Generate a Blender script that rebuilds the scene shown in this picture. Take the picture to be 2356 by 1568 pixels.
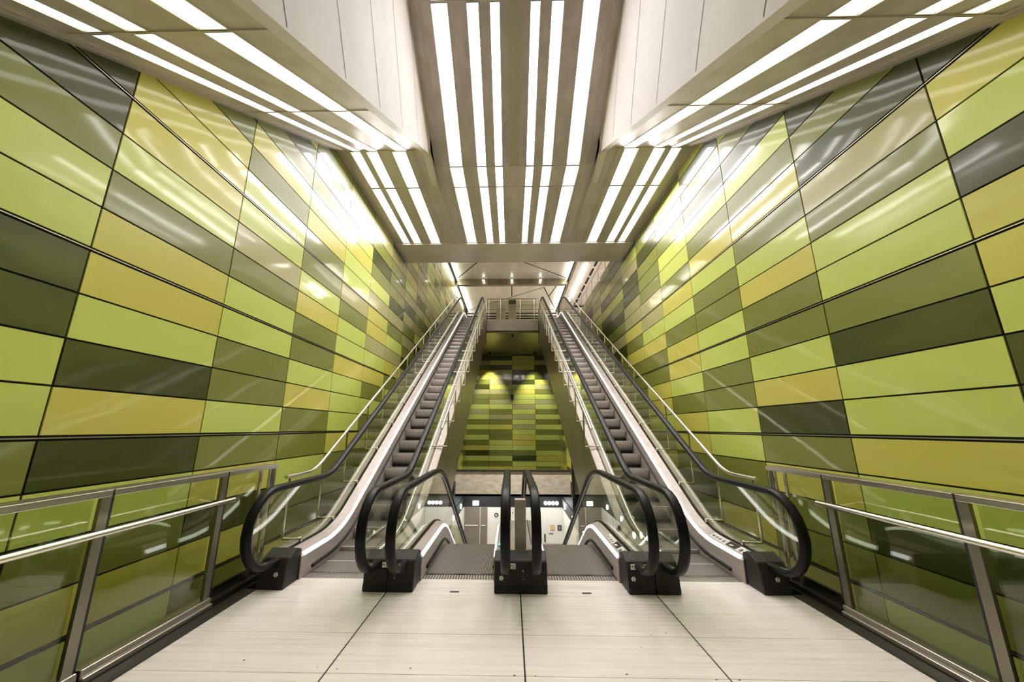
import bpy, math, random
from mathutils import Vector
random.seed(7)
R = math.radians
for o in list(bpy.data.objects): bpy.data.objects.remove(o)
SC = bpy.context.scene
COL = SC.collection

# ------------------------------------------------------------------ camera
cam_d = bpy.data.cameras.new('camera'); cam = bpy.data.objects.new('camera', cam_d); COL.objects.link(cam)
cam_d.sensor_width = 36.0; cam_d.sensor_fit = 'HORIZONTAL'
cam_d.lens = 850.95 / 2356 * 36.0
cam_d.shift_x = 20.66 / 2356
cam_d.clip_start = 0.02; cam_d.clip_end = 200
def _cam():
    p, y, r = R(13.22), R(-1.221), R(.092)
    fw = Vector((math.sin(y)*math.cos(p), math.cos(y)*math.cos(p), math.sin(p)))
    rt = Vector((math.cos(y), -math.sin(y), 0)); up = rt.cross(fw)
    a = rt*math.cos(r) + up*math.sin(r); b = up*math.cos(r) - rt*math.sin(r)
    from mathutils import Matrix
    m = Matrix((( a.x, b.x, -fw.x, -.088), (a.y, b.y, -fw.y, 0.0), (a.z, b.z, -fw.z, 1.6), (0, 0, 0, 1)))
    cam.matrix_world = m
_cam()
SC.camera = cam
# ------------------------------------------------------------------ world and exposure
w = bpy.data.worlds.new('world'); SC.world = w; w.use_nodes = True
w.node_tree.nodes['Background'].inputs[0].default_value = (.9, .88, .8, 1)
w.node_tree.nodes['Background'].inputs[1].default_value = 0.004
SC.view_settings.view_transform = 'Standard'; SC.view_settings.look = 'None'
SC.view_settings.exposure = 0.5; SC.view_settings.gamma = 1.0; SC.view_settings.use_curve_mapping = False
CEIL_E = 18.0; SLOPE_E = 2.6; NEAR_E = 1.6      # strip lights in the hall ceiling
LED_E = 2.6       # strips in the escalator skirts
UP_E = 14.0        # upper concourse
LOW_E = 9.0       # lower concourse

# ------------------------------------------------------------------ materials
def mat(name, col, rough=.5, metal=0.0, emit=None, es=1.0, coat=0.0, coat_r=.05, spec=.5):
    m = bpy.data.materials.new(name); m.use_nodes = True
    b = m.node_tree.nodes['Principled BSDF']
    b.inputs['Base Color'].default_value = (*col, 1); b.inputs['Roughness'].default_value = rough
    b.inputs['Metallic'].default_value = metal; b.inputs['Specular IOR Level'].default_value = spec
    b.inputs['Coat Weight'].default_value = coat; b.inputs['Coat Roughness'].default_value = coat_r
    if emit: b.inputs['Emission Color'].default_value = (*emit, 1); b.inputs['Emission Strength'].default_value = es
    return m
def nd(m, t, **k):
    n = m.node_tree.nodes.new(t)
    for a, v in k.items(): setattr(n, a, v)
    return n
def noise_mat(m, scale, stretch, c1, c2, lo=.35, hi=.65, bump=0.0, rr=None, detail=4):
    """colour (and roughness) wander between two values with a stretched noise"""
    t = m.node_tree; b = t.nodes['Principled BSDF']
    tc = nd(m, 'ShaderNodeTexCoord'); mp = nd(m, 'ShaderNodeMapping'); mp.inputs['Scale'].default_value = stretch
    n = nd(m, 'ShaderNodeTexNoise'); n.inputs['Scale'].default_value = scale; n.inputs['Detail'].default_value = detail
    t.links.new(tc.outputs['Object'], mp.inputs[0]); t.links.new(mp.outputs[0], n.inputs['Vector'])
    r = nd(m, 'ShaderNodeValToRGB'); r.color_ramp.elements[0].position = lo; r.color_ramp.elements[1].position = hi
    r.color_ramp.elements[0].color = (*c1, 1); r.color_ramp.elements[1].color = (*c2, 1)
    t.links.new(n.outputs[0], r.inputs[0]); t.links.new(r.outputs[0], b.inputs['Base Color'])
    if rr:
        mr = nd(m, 'ShaderNodeMapRange'); mr.inputs[3].default_value = rr[0]; mr.inputs[4].default_value = rr[1]
        mr.inputs[1].default_value = lo; mr.inputs[2].default_value = hi
        t.links.new(n.outputs[0], mr.inputs[0]); t.links.new(mr.outputs[0], b.inputs['Roughness'])
    if bump:
        bp = nd(m, 'ShaderNodeBump'); bp.inputs['Strength'].default_value = bump; bp.inputs['Distance'].default_value = .01
        t.links.new(n.outputs[0], bp.inputs['Height']); t.links.new(bp.outputs[0], b.inputs['Normal'])
    return m
def panel_mat(name, col):
    m = mat(name, col, .33, coat=.8, coat_r=.07, spec=.6)
    t = m.node_tree; b = t.nodes['Principled BSDF']
    tc = nd(m, 'ShaderNodeTexCoord'); mp = nd(m, 'ShaderNodeMapping'); mp.inputs['Scale'].default_value = (1, .35, 1.6)
    n = nd(m, 'ShaderNodeTexNoise'); n.inputs['Scale'].default_value = 1.4; n.inputs['Detail'].default_value = 2
    t.links.new(tc.outputs['Object'], mp.inputs[0]); t.links.new(mp.outputs[0], n.inputs['Vector'])
    bp = nd(m, 'ShaderNodeBump'); bp.inputs['Strength'].default_value = .35; bp.inputs['Distance'].default_value = .012
    t.links.new(n.outputs[0], bp.inputs['Height'])
    t.links.new(bp.outputs[0], b.inputs['Normal']); t.links.new(bp.outputs[0], b.inputs['Coat Normal'])
    return m
M = {}
PC = {'A': (.055, .066, .004), 'B': (.235, .255, .045), 'C': (.640, .725, .150), 'D': (.690, .630, .115), 'E': (.47, .44, .18)}
for k, c in PC.items(): M['p'+k] = panel_mat({'A': 'dark olive enamel', 'B': 'moss green enamel', 'C': 'lime enamel', 'D': 'mustard enamel', 'E': 'khaki enamel'}[k], c)
M['gap'] = mat('joint black', (.006, .007, .003), .8)
M['trim'] = mat('bright joint trim', (.62, .58, .46), .3, 1.0)
M['steel'] = noise_mat(mat('brushed stainless', (.5, .47, .42), .3, 1.0), 30, (1, .06, 1), (.52, .48, .42), (.66, .61, .54), bump=.02)
M['post_steel'] = mat('dull steel', (.30, .275, .22), .38, .9)
M['bright_steel'] = mat('satin bright steel', (.80, .76, .68), .22, 1.0)
M['deck'] = noise_mat(mat('deck steel', (.55, .5, .45), .5, .3), 8, (2, .3, 2), (.44, .385, .355), (.54, .475, .44))
M['clad'] = noise_mat(mat('brown grey cladding', (.16, .14, .09), .32, .6), 3, (1, .5, .5), (.22, .19, .12), (.30, .26, .18))
M['ceil'] = noise_mat(mat('ceiling metal', (.36, .31, .25), .42, .25), 5, (1, .25, 1), (.54, .47, .41), (.66, .585, .52), bump=.03)
M['ceil_edge'] = mat('ceiling edge', (.66, .60, .50), .35, .5)
M['ceil_dark'] = mat('ceiling recess', (.05, .045, .035), .6)
M['soffit'] = noise_mat(mat('plain soffit', (.42, .37, .31), .38, .3), 1.2, (1, 1, 1), (.74, .65, .60), (.84, .75, .70), rr=(.3, .5))
M['white'] = noise_mat(mat('white wall panel', (.74, .70, .64), .45), 1.6, (1, .7, .35), (.70, .63, .59), (.84, .775, .73), bump=.04)
M['concrete'] = noise_mat(mat('concrete', (.5, .44, .36), .6), 3, (1, 1, 2.2), (.42, .37, .29), (.58, .52, .43), bump=.05)
M['floor'] = noise_mat(mat('floor stone', (.6, .56, .46), .26), 2.0, (.35, 12, 1), (.78, .72, .64), (.86, .81, .73), lo=.25, hi=.75, bump=.015, rr=(.20, .36), detail=6)
M['rubber'] = mat('black rubber', (.006, .006, .005), .42, spec=.22)
M['black'] = noise_mat(mat('black moulded plastic', (.02, .018, .015), .5, spec=.3), 220, (1, 1, 1), (.010, .009, .008), (.045, .040, .033), bump=.05)
M['darkmetal'] = mat('dark metal', (.05, .045, .035), .4, .6)
M['glow'] = mat('strip diffuser', (1, 1, 1), .5, emit=(1, .955, .94), es=CEIL_E)
M['glow_slope'] = mat('strip diffuser of the slanting soffits', (1, 1, 1), .5, emit=(1, .97, .95), es=SLOPE_E)
M['glow_center'] = mat('strip diffuser of the middle rise', (1, 1, 1), .5, emit=(1, .96, .95), es=8.0)
M['glow_near'] = mat('strip diffuser, oldest tubes', (1, 1, 1), .5, emit=(.95, 1, .93), es=NEAR_E)  # nearest segments dimmed to keep the near walls dark
M['led'] = mat('led strip', (1, 1, 1), .5, emit=(.98, .98, 1), es=LED_E)
M['glow_up'] = mat('upper tube', (1, 1, 1), .5, emit=(1, .98, .93), es=UP_E)
M['glow_edge'] = mat('cove light', (1, 1, 1), .5, emit=(1, .96, .88), es=13.0)
M['glow_spot'] = mat('spot head', (1, 1, 1), .5, emit=(1, .96, .9), es=4.0)
M['glow_tube'] = mat('tube light', (1, 1, 1), .5, emit=(1, .98, .95), es=3.0)
M['glow_low'] = mat('lower lamp', (1, 1, 1), .5, emit=(1, .99, .95), es=LOW_E)
M['glow_green'] = mat('greenish sign light', (.8, 1, .9), .5, emit=(.75, 1, .9), es=3.5)
M['paper'] = mat('white label', (.82, .81, .74), .4)
M['ink'] = mat('black ink', (.02, .02, .02), .5)
M['orange'] = mat('orange frame', (.60, .30, .14), .5)
M['lampgreen'] = mat('green lamp', (.05, .7, .35), .3, emit=(.1, .9, .5), es=1.2)
M['doorgrey'] = mat('grey door paint', (.22, .19, .16), .45)
M['void'] = mat('dark shaft', (.02, .02, .012), .8)
def glass_mat(name, tint, f=1.5, rough=0.0):
    m = bpy.data.materials.new(name); m.use_nodes = True; t = m.node_tree; t.nodes.clear()
    o = t.nodes.new('ShaderNodeOutputMaterial'); mx = t.nodes.new('ShaderNodeMixShader')
    tr = t.nodes.new('ShaderNodeBsdfTransparent'); tr.inputs[0].default_value = (*tint, 1)
    g = t.nodes.new('ShaderNodeBsdfGlossy'); g.inputs['Roughness'].default_value = rough; g.inputs[0].default_value = (1, 1, 1, 1)
    fr = t.nodes.new('ShaderNodeFresnel'); ge = t.nodes.new('ShaderNodeNewGeometry'); mr = t.nodes.new('ShaderNodeMapRange')      # same reflection from both faces of the pane
    mr.inputs[3].default_value = f; mr.inputs[4].default_value = 1/f
    t.links.new(ge.outputs['Backfacing'], mr.inputs[0]); t.links.new(mr.outputs[0], fr.inputs[0])
    t.links.new(fr.outputs[0], mx.inputs[0]); t.links.new(tr.outputs[0], mx.inputs[1]); t.links.new(g.outputs[0], mx.inputs[2])
    t.links.new(mx.outputs[0], o.inputs[0]); return m
M['glass'] = glass_mat('balustrade glass', (.90, .92, .84), 1.5)
M['glass_rail'] = glass_mat('railing glass', (.84, .87, .76), 1.5)
def rib_mat(name, c1, c2, pitch, axis=0, rough=.42, metal=.6):
    m = mat(name, c1, rough, metal); t = m.node_tree; b = t.nodes['Principled BSDF']
    tc = nd(m, 'ShaderNodeTexCoord'); sp = nd(m, 'ShaderNodeSeparateXYZ'); t.links.new(tc.outputs['Object'], sp.inputs[0])
    mu = nd(m, 'ShaderNodeMath', operation='MULTIPLY'); mu.inputs[1].default_value = 2*math.pi/pitch
    si = nd(m, 'ShaderNodeMath', operation='SINE'); t.links.new(sp.outputs[axis], mu.inputs[0]); t.links.new(mu.outputs[0], si.inputs[0])
    mr = nd(m, 'ShaderNodeMapRange'); mr.inputs[1].default_value = -.6; mr.inputs[2].default_value = .6
    t.links.new(si.outputs[0], mr.inputs[0])
    mx = nd(m, 'ShaderNodeMix', data_type='RGBA'); mx.inputs[6].default_value = (*c1, 1); mx.inputs[7].default_value = (*c2, 1)
    t.links.new(mr.outputs[0], mx.inputs[0]); t.links.new(mx.outputs[2], b.inputs['Base Color'])
    bp = nd(m, 'ShaderNodeBump'); bp.inputs['Strength'].default_value = .25; bp.inputs['Distance'].default_value = .003
    t.links.new(mr.outputs[0], bp.inputs['Height']); t.links.new(bp.outputs[0], b.inputs['Normal'])
    return m
M['riser'] = rib_mat('ribbed riser', (.30, .26, .23), (.92, .85, .80), .0182)
M['tread'] = rib_mat('ribbed tread', (.08, .07, .06), (.36, .33, .29), .0182)
M['nosing'] = mat('pale step nosing', (.62, .57, .52), .45, .3)  # thin edge strip, paler than the tread
M['comb'] = rib_mat('comb metal', (.14, .125, .11), (.48, .44, .39), .03)

# ------------------------------------------------------------------ mesh helpers
class MB:
    def __init__(s): s.v = []; s.f = []; s.m = []
    def face(s, pts, mi=0):
        b = len(s.v); s.v += [tuple(p) for p in pts]; s.f.append(tuple(range(b, b+len(pts)))); s.m.append(mi)
    def box(s, x0, x1, y0, y1, z0, z1, mi=0):
        x0, x1 = sorted((x0, x1)); y0, y1 = sorted((y0, y1)); z0, z1 = sorted((z0, z1))
        b = len(s.v)
        s.v += [(x0,y0,z0),(x1,y0,z0),(x1,y1,z0),(x0,y1,z0),(x0,y0,z1),(x1,y0,z1),(x1,y1,z1),(x0,y1,z1)]
        for f in ((0,3,2,1),(4,5,6,7),(0,1,5,4),(1,2,6,5),(2,3,7,6),(3,0,4,7)): s.f.append(tuple(b+i for i in f)); s.m.append(mi)
    def obox(s, O, U, V, N, u0, u1, v0, v1, n0, n1, mi=0):
        """box in a frame: origin O, axes U V N"""
        b = len(s.v)
        for n in (n0, n1):
            for (u, v) in ((u0,v0),(u1,v0),(u1,v1),(u0,v1)): s.v.append(tuple(O + U*u + V*v + N*n))
        for f in ((0,3,2,1),(4,5,6,7),(0,1,5,4),(1,2,6,5),(2,3,7,6),(3,0,4,7)): s.f.append(tuple(b+i for i in f)); s.m.append(mi)
    def prism(s, poly, x0, x1, mi=0):
        """poly in (y,z), extruded along x"""
        n = len(poly); b = len(s.v)
        s.v += [(x0, y, z) for y, z in poly] + [(x1, y, z) for y, z in poly]
        s.f.append(tuple(range(b, b+n))); s.m.append(mi); s.f.append(tuple(range(b+2*n-1, b+n-1, -1))); s.m.append(mi)
        for i in range(n):
            j = (i+1) % n; s.f.append((b+i, b+n+i, b+n+j, b+j)); s.m.append(mi)
    def rings(s, rings, closed=True, caps=True, mi=0):
        n = len(rings[0]); b = len(s.v)
        for r in rings: s.v += [tuple(p) for p in r]
        for k in range(len(rings)-1):
            for i in range(n if closed else n-1):
                j = (i+1) % n; a = b+k*n; c = a+n
                s.f.append((a+i, a+j, c+j, c+i)); s.m.append(mi)
        if closed and caps:
            s.f.append(tuple(range(b+n-1, b-1, -1))); s.m.append(mi)
            e = b+(len(rings)-1)*n; s.f.append(tuple(range(e, e+n))); s.m.append(mi)
    def tube(s, pts, r, n=10, mi=0):
        pts = [Vector(p) for p in pts]; rings = []
        ref = Vector((1, 0, 0)) if abs((pts[-1]-pts[0]).normalized().x) < .8 else Vector((0, 0, 1))
        for i, p in enumerate(pts):
            d = (pts[min(i+1, len(pts)-1)] - pts[max(i-1, 0)]).normalized()
            u = d.cross(ref).normalized(); v = d.cross(u).normalized()
            rings.append([p + u*(r*math.cos(2*math.pi*k/n)) + v*(r*math.sin(2*math.pi*k/n)) for k in range(n)])
        s.rings(rings, mi=mi)
    def disc(s, c, axis, r, t, n=20, mi=0):
        c = Vector(c); a = Vector(axis).normalized(); s.tube([c - a*(t/2), c + a*(t/2)], r, n, mi)
    def build(s, name, mats, parent=None, smooth=False, bevel=0.0, seg=2):
        me = bpy.data.meshes.new(name); me.from_pydata(s.v, [], s.f)
        if not isinstance(mats, (list, tuple)): mats = [mats]
        for m in mats: me.materials.append(M[m] if isinstance(m, str) else m)
        for p, mi in zip(me.polygons, s.m): p.material_index = mi; p.use_smooth = smooth
        import bmesh
        bm = bmesh.new(); bm.from_mesh(me)
        if bevel or smooth: bmesh.ops.remove_doubles(bm, verts=bm.verts, dist=1e-5)
        bmesh.ops.recalc_face_normals(bm, faces=bm.faces); bm.to_mesh(me); bm.free()
        if smooth: me.set_sharp_from_angle(angle=R(40))
        o = bpy.data.objects.new(name, me); COL.objects.link(o)
        if bevel:
            md = o.modifiers.new('bevel', 'BEVEL'); md.width = bevel; md.segments = seg; md.limit_method = 'ANGLE'; md.angle_limit = R(35)
        if parent: o.parent = parent
        return o
def struct(o): o['kind'] = 'structure'; return o
def tag(o, label, cat, group=None):
    o['label'] = label; o['category'] = cat
    if group: o['group'] = group
    return o
def thing(name, label, cat, loc=(0, 0, 0), group=None):
    o = bpy.data.objects.new(name, None); COL.objects.link(o); o.location = loc; o.empty_display_size = .2
    return tag(o, label, cat, group)
def place(root):
    """children were modelled in world coordinates: shift them so that the Empty stands at the thing's base"""
    d = Vector(root.location)
    for c in root.children: c.location = Vector(c.location) - d

WX = 3.509
C30, S30, T30 = math.cos(R(30)), math.sin(R(30)), math.tan(R(30))

# ------------------------------------------------------------------ green walls
PW, PH, PG, Z0, Y0 = 1.425, .3655, .026, 3.010, 1.2587
def rowz(r):
    b = math.floor(r/4); return Z0 + b*(4*PH+PG) + PG/2 + (r-4*b)*PH
LC = {0: {7:'A',6:'B',5:'A',4:'A',3:'A',2:'B',1:'C',0:'C',-1:'A',-2:'A',-3:'C',-4:'C',-5:'B',-6:'C',-7:'A',-8:'B'},
      1: {7:'A',6:'B',5:'D',4:'D',3:'D',2:'C',1:'B',0:'D',-1:'D',-2:'C',-3:'A',-4:'D',-5:'A',-6:'C',-7:'B',-8:'D'},
      2: {8:'A',7:'B',6:'D',5:'B',4:'C',3:'C',2:'E',1:'B',0:'C',-1:'C',-2:'B',-3:'B',-4:'C',-5:'B',-6:'D',-7:'A',-8:'D'},
      3: {8:'B',7:'B',6:'C',5:'D',4:'B',3:'B',2:'C',1:'D',0:'B',-1:'B',-2:'C',-3:'D',-4:'B',-5:'B',-6:'C',-7:'B',-8:'B'},
      4: {8:'A',7:'C',6:'D',5:'C',4:'C',3:'E',2:'B',1:'C',0:'C',-1:'D',-2:'C',-3:'C',-4:'C',-5:'D',-6:'B',-7:'B'},
      5: {7:'A',6:'B',5:'C',4:'E',3:'D',2:'D',1:'E',0:'C',-1:'D',-2:'B',-3:'C',-4:'B',-5:'D'},
      6: {6:'B',5:'A',4:'E',3:'B',2:'C',1:'E',0:'D',-1:'B',-2:'C',-3:'B'},
      7: {6:'A',5:'E',4:'B',3:'E',2:'B',1:'A',0:'E',-1:'C',-2:'B'},
      8: {5:'E',4:'C',3:'A',2:'B',1:'E',0:'B'}}
RC = {0: {7:'A',6:'A',5:'A',4:'A',3:'D',2:'C',1:'A',0:'D',-1:'D',-2:'C',-3:'A',-4:'A',-5:'A',-6:'C',-7:'B'},
      1: {7:'A',6:'A',5:'B',4:'A',3:'E',2:'B',1:'C',0:'C',-1:'B',-2:'A',-3:'C',-4:'C',-5:'D',-6:'C',-7:'A',-8:'B'},
      2: {7:'A',6:'C',5:'B',4:'D',3:'B',2:'C',1:'D',0:'B',-1:'B',-2:'C',-3:'D',-4:'A',-5:'B',-6:'D',-7:'B',-8:'B'},
      3: {8:'B',7:'A',6:'D',5:'B',4:'D',3:'C',2:'B',1:'B',0:'C',-1:'C',-2:'B',-3:'B',-4:'C',-5:'C',-6:'B',-7:'B'},
      4: {8:'A',7:'B',6:'C',5:'C',4:'B',3:'D',2:'C',1:'B',0:'D',-1:'D',-2:'C',-3:'B',-4:'D',-5:'D'},
      5: {8:'A',7:'B',6:'B',5:'B',4:'E',3:'E',2:'C',1:'D',0:'B',-1:'B',-2:'D',-3:'D',-4:'C'},
      6: {7:'A',6:'A',5:'E',4:'E',3:'D',2:'B',1:'D',0:'B',-1:'B'},
      7: {6:'B',5:'A',4:'B',3:'E',2:'A',1:'B',0:'E',-1:'D'},
      8: {5:'A',4:'B',3:'E',2:'C',1:'B'}}
def green_wall(name, side, CC, i0, i1, top, bottom_r=-12, ytop=None, X=WX, seed=1):
    """panels on the plane x = side*X; top(y) gives the height of the wall there"""
    rnd = random.Random(seed); mb = MB(); keys = 'ABCDE'
    x = side*X; xi = x - side*.012
    ya, yb = Y0+i0*PW, Y0+i1*PW
    zb = rowz(bottom_r)
    segs = sorted(set([ya, yb] + ([11.15] if ya < 11.15 < yb else [])))
    for a, b in zip(segs[:-1], segs[1:]):
        mb.box(x, x+side*.12, a, b, zb, top((a+b)/2), 5)
    for i in range(i0, i1):
        y0, y1 = Y0+i*PW+.008, Y0+(i+1)*PW-.008
        r = bottom_r
        while True:
            z0, z1 = rowz(r)+.008, rowz(r)+PH-.008
            t = top((y0+y1)/2)
            if z0 >= t-.02: break
            z1 = min(z1, t)
            k = CC.get(i, {}).get(r) or rnd.choice('AABBBBCCCDDE')
            mb.box(x-side*.0005, xi, y0, y1, z0, z1, keys.index(k)); r += 1
            if r % 4 == 0:
                zc = rowz(r) - PG/2
                if zc < t: mb.box(x, x-side*.016, y0-.006, y1+.006, zc-.0045, zc+.0035, 6)
    return struct(mb.build(name, ['pA', 'pB', 'pC', 'pD', 'pE', 'gap', 'trim']))
green_wall('wall_left', -1, LC, -3, 17, lambda y: 10.7, seed=11)
green_wall('wall_right', 1, RC, -3, 12, lambda y: 6.98 if y < 11.15 else 7.45, seed=5)

# ------------------------------------------------------------------ far green wall over the lower hall
def far_wall():
    rnd = random.Random(21); mb = MB(); H2 = .3155; W2 = 2.93/2; keys = 'ABCDE'; y = 24.0
    mb.box(-2.93, 2.93, y, y+.15, -1.75, 6.9, 5)
    cols = ['CDDB','BBCC','CCAD','ABBC','DCCB','BCDB','CBDC','BBCB','CDEC','BBCB','CEEC','EBCB','CCEC','BECE','BBCC','EEDB','ACCE','BEAD','DDBA','DDAA','BADA','EDDE','AADA','ABAB','BABA']
    for r in range(25):
        z0 = -1.02 + r*H2
        for c in range(4):
            mb.box(-2.93+c*W2+.007, -2.93+(c+1)*W2-.007, y-.012, y, z0+.006, min(z0+H2-.006, 6.9), keys.index(cols[r][c]))
        if r % 4 == 2: mb.box(-2.93, 2.93, y-.016, y, z0-.006, z0+.004, 6)
    for s in (-1, 1):
        mb.box(s*2.93, s*3.03, 19.4, y+.15, -1.75, 6.9, 5)
        for r in range(25):
            z0 = -1.02 + r*H2
            for c in range(3):
                mb.box(s*2.93, s*2.918, 19.6+c*W2+.007, 19.6+(c+1)*W2-.007, z0+.006, min(z0+H2-.006, 6.9), keys.index(rnd.choice('ABBCD')))
    struct(mb.build('wall_far', ['pA', 'pB', 'pC', 'pD', 'pE', 'gap', 'trim']))
    b = MB(); b.box(-.10, .10, 23.93, 24-.012, 3.38, 3.66, 0); b.box(-.06, .06, 23.925, 23.93, 3.42, 3.50, 1)
    tag(b.build('loudspeaker', ['ink', 'darkmetal'], bevel=.01), 'small black loudspeaker box fixed to the middle of the far green wall', 'loudspeaker')
far_wall()

# ------------------------------------------------------------------ floors
def floor():
    mb = MB(); xs = [-2.675, -1.341, 0.0, 1.341, 2.675]; ys = [-3.5, -.55, 1.16, 2.895, 3.395, 4.49]
    mb.box(-2.675, 2.675, -3.5, 4.49, -.25, -.006, 1)
    for i in range(4):
        for j in range(5):
            mb.box(xs[i]+.006*(i > 0), xs[i+1]-.006*(i < 3), ys[j]+.002, ys[j+1]-.002, -.05, 0, 0)
    for x in (-.66, .66): mb.box(x-.045, x+.045, 4.02+.14, 4.19, -.01, .0015, 2)
    return struct(mb.build('floor', ['floor', 'gap', 'ink']))
floor()
def spots():
    rnd = random.Random(3); mb = MB()
    for x, y in ((-1.28, 2.94), (-1.42, 2.95), (-1.98, 3.02), (-.78, 2.96), (-.07, 2.9), (.07, 2.9), (.68, 2.93), (1.25, 2.89), (1.4, 2.89), (1.02, 3.42), (1.32, 3.28), (.88, 3.24), (1.15, 3.45)):
        r = rnd.uniform(.004, .008); n = 7
        mb.face([(x+r*1.6*math.cos(a*2*math.pi/n)*rnd.uniform(.6, 1.2), y+r*math.sin(a*2*math.pi/n)*rnd.uniform(.6, 1.2), .0012) for a in range(n)])
    o = mb.build('floor_grit', 'ink'); tag(o, 'scattered black grit specks on the pale floor in front of the escalators', 'grit'); o['kind'] = 'stuff'
spots()
for s, n in ((-1, 'trim_1'), (1, 'trim_2')):
    mb = MB(); mb.box(s*2.675, s*2.80, -3.5, 4.16, -.25, .012); mb.box(s*2.8, s*2.98, -3.5, 4.6, -.25, .0)
    struct(mb.build(n, 'darkmetal'))
def upper_floor():
    mb = MB()
    mb.box(-1.31, 1.31, 18.2, 28, 6.40, 7.0, 0); mb.box(-3.5, 3.5, 18.72, 28, 6.60, 6.999, 1); mb.box(3.63, 8, 10.8, 28, 6.6, 6.999, 1)
    mb.box(-2.9, 2.9, 18.2, 24.2, 6.30, 6.42, 2)
    struct(mb.build('floor_upper', ['soffit', 'floor', 'clad']))
upper_floor()

# ------------------------------------------------------------------ ceilings and their light strips
A_SL = math.atan(.605)
def frame_h(y0, z=6.9): return Vector((0, y0, z)), Vector((1, 0, 0)), Vector((0, 1, 0)), Vector((0, 0, 1))
O_side, U_side, V_side, N_side = Vector((0, 6.17, 6.9)), Vector((1, 0, 0)), Vector((0, -math.cos(A_SL), -math.sin(A_SL))), Vector((0, -math.sin(A_SL), math.cos(A_SL)))
O_cen, V_cen, N_cen = Vector((0, 6.655, 6.9)), Vector((0, -C30, S30)), Vector((0, S30, C30))
def strip_light(fr, u0, u1, v0, v1, label, rec=.1, gl='glow', grp='ceiling light strips', cat='ceiling light'):
    O, U, V, N = fr
    root = thing('ceiling_light', label, cat, tuple(O+U*((u0+u1)/2)+V*((v0+v1)/2)), grp)
    a, b = sorted((u0, u1)); c, d = sorted((v0, v1))
    m = MB(); m.obox(O, U, V, N, a+.003, b-.003, c+.012, d-.012, rec-.012, rec)
    m.build('diffuser', gl, root)
    e = MB()
    for x in (a-.014, b+.002): e.obox(O, U, V, N, x, x+.012, c+.004, d-.004, -.010, .0)
    bf = MB()
    for x in (a, b-.004): bf.obox(O, U, V, N, x, x+.004, c+.004, d-.004, -.004, rec)
    if rec > .05: bf.build('baffle', 'ceil_dark', root)
    for y in (c+.003, d-.011): e.obox(O, U, V, N, a, b, y, y+.008, -.008, rec)
    e.build('frame', 'ceil_edge', root)
    place(root)
SID = ['outer', 'middle', 'inner']
def slab(mb, fr, x0, x1, v0, v1, strips, s, rec):
    """ceiling plate with recesses for the strips"""
    e = [x0]
    for a, b in sorted(strips): e += [a, b]
    e.append(x1)
    for a, b in zip(e[::2], e[1::2]): mb.obox(*fr, *sorted((s*a, s*b)), v0, v1, 0, .3, 0)
    for a, b in strips: mb.obox(*fr, *sorted((s*a, s*b)), v0, v1, rec, .3, 0)
H_ST = ((3.05, 3.245), (2.71, 2.93), (2.15, 2.42)); S_ST = ((3.04, 3.165), (2.71, 2.85), (2.12, 2.325)); C_ST = ((1.080, 1.350), (.585, .780), (.247, .405))
def ceiling_side(s):
    nm = 'left' if s < 0 else 'right'
    # flat part
    O, U, V, N = Vector((0, 6.17, 6.9)), Vector((1, 0, 0)), Vector((0, 1, 0)), Vector((0, 0, 1))
    mb = MB()
    slab(mb, (O, U, V, N), 1.66, 3.505, 0, 3.74, H_ST, s, .10)
    for e in (1.68, 1.99, 2.03, 3.40): mb.obox(O, U, V, N, *sorted((s*e, s*(e+.012))), 0, 3.74, -.012, 0, 1)
    for v in (0, 1.16, 3.73): mb.obox(O, U, V, N, *sorted((s*1.99, s*3.41)), v, v+.012, -.008, 0, 1)
    # slope
    L = 9.0
    slab(mb, (O_side, U, V_side, N_side), 1.70, 3.505, 0, L, S_ST, s, .012)
    for e in (1.80, 3.33, 3.40): mb.obox(O_side, U, V_side, N_side, *sorted((s*e, s*(e+.012))), 0, L, -.014, 0, 1)
    mb.obox(O_side, U, V_side, N_side, *sorted((s*1.70, s*1.79)), .1, L, -.02, 0, 2)  # edge lip in a dark colour that paints in its shade
    for v in (2.745, 4.81, 6.88): mb.obox(O_side, U, V_side, N_side, *sorted((s*1.8, s*3.34)), v-.006, v+.006, -.01, 0, 1)
    struct(mb.build('ceiling_'+nm, ['ceil', 'ceil_edge', 'clad']))
    for k, (a, b) in enumerate(H_ST):
        for j, (c, d) in enumerate(((0.02, 1.15), (1.18, 3.72))):
            strip_light((O, U, V, N), s*a, s*b, c, d, '%s white strip light on the flat %s soffit, %s segment' % (SID[k], nm, ('short near', 'long far')[j]), rec=.10)
    for k, (a, b) in enumerate(S_ST):
        for j, (c, d) in enumerate(((0.0, 2.73), (2.76, 4.795), (4.825, 6.87))):
            strip_light((O_side, U, V_side, N_side), s*a, s*b, c, d, '%s strip light on the slanting %s soffit, %s' % (SID[k], nm, ('first from the bend', 'second from the bend', 'third from the bend')[j]), rec=.012, gl='glow_near' if j == 2 else 'glow_slope')
for s in (-1, 1): ceiling_side(s)
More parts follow.
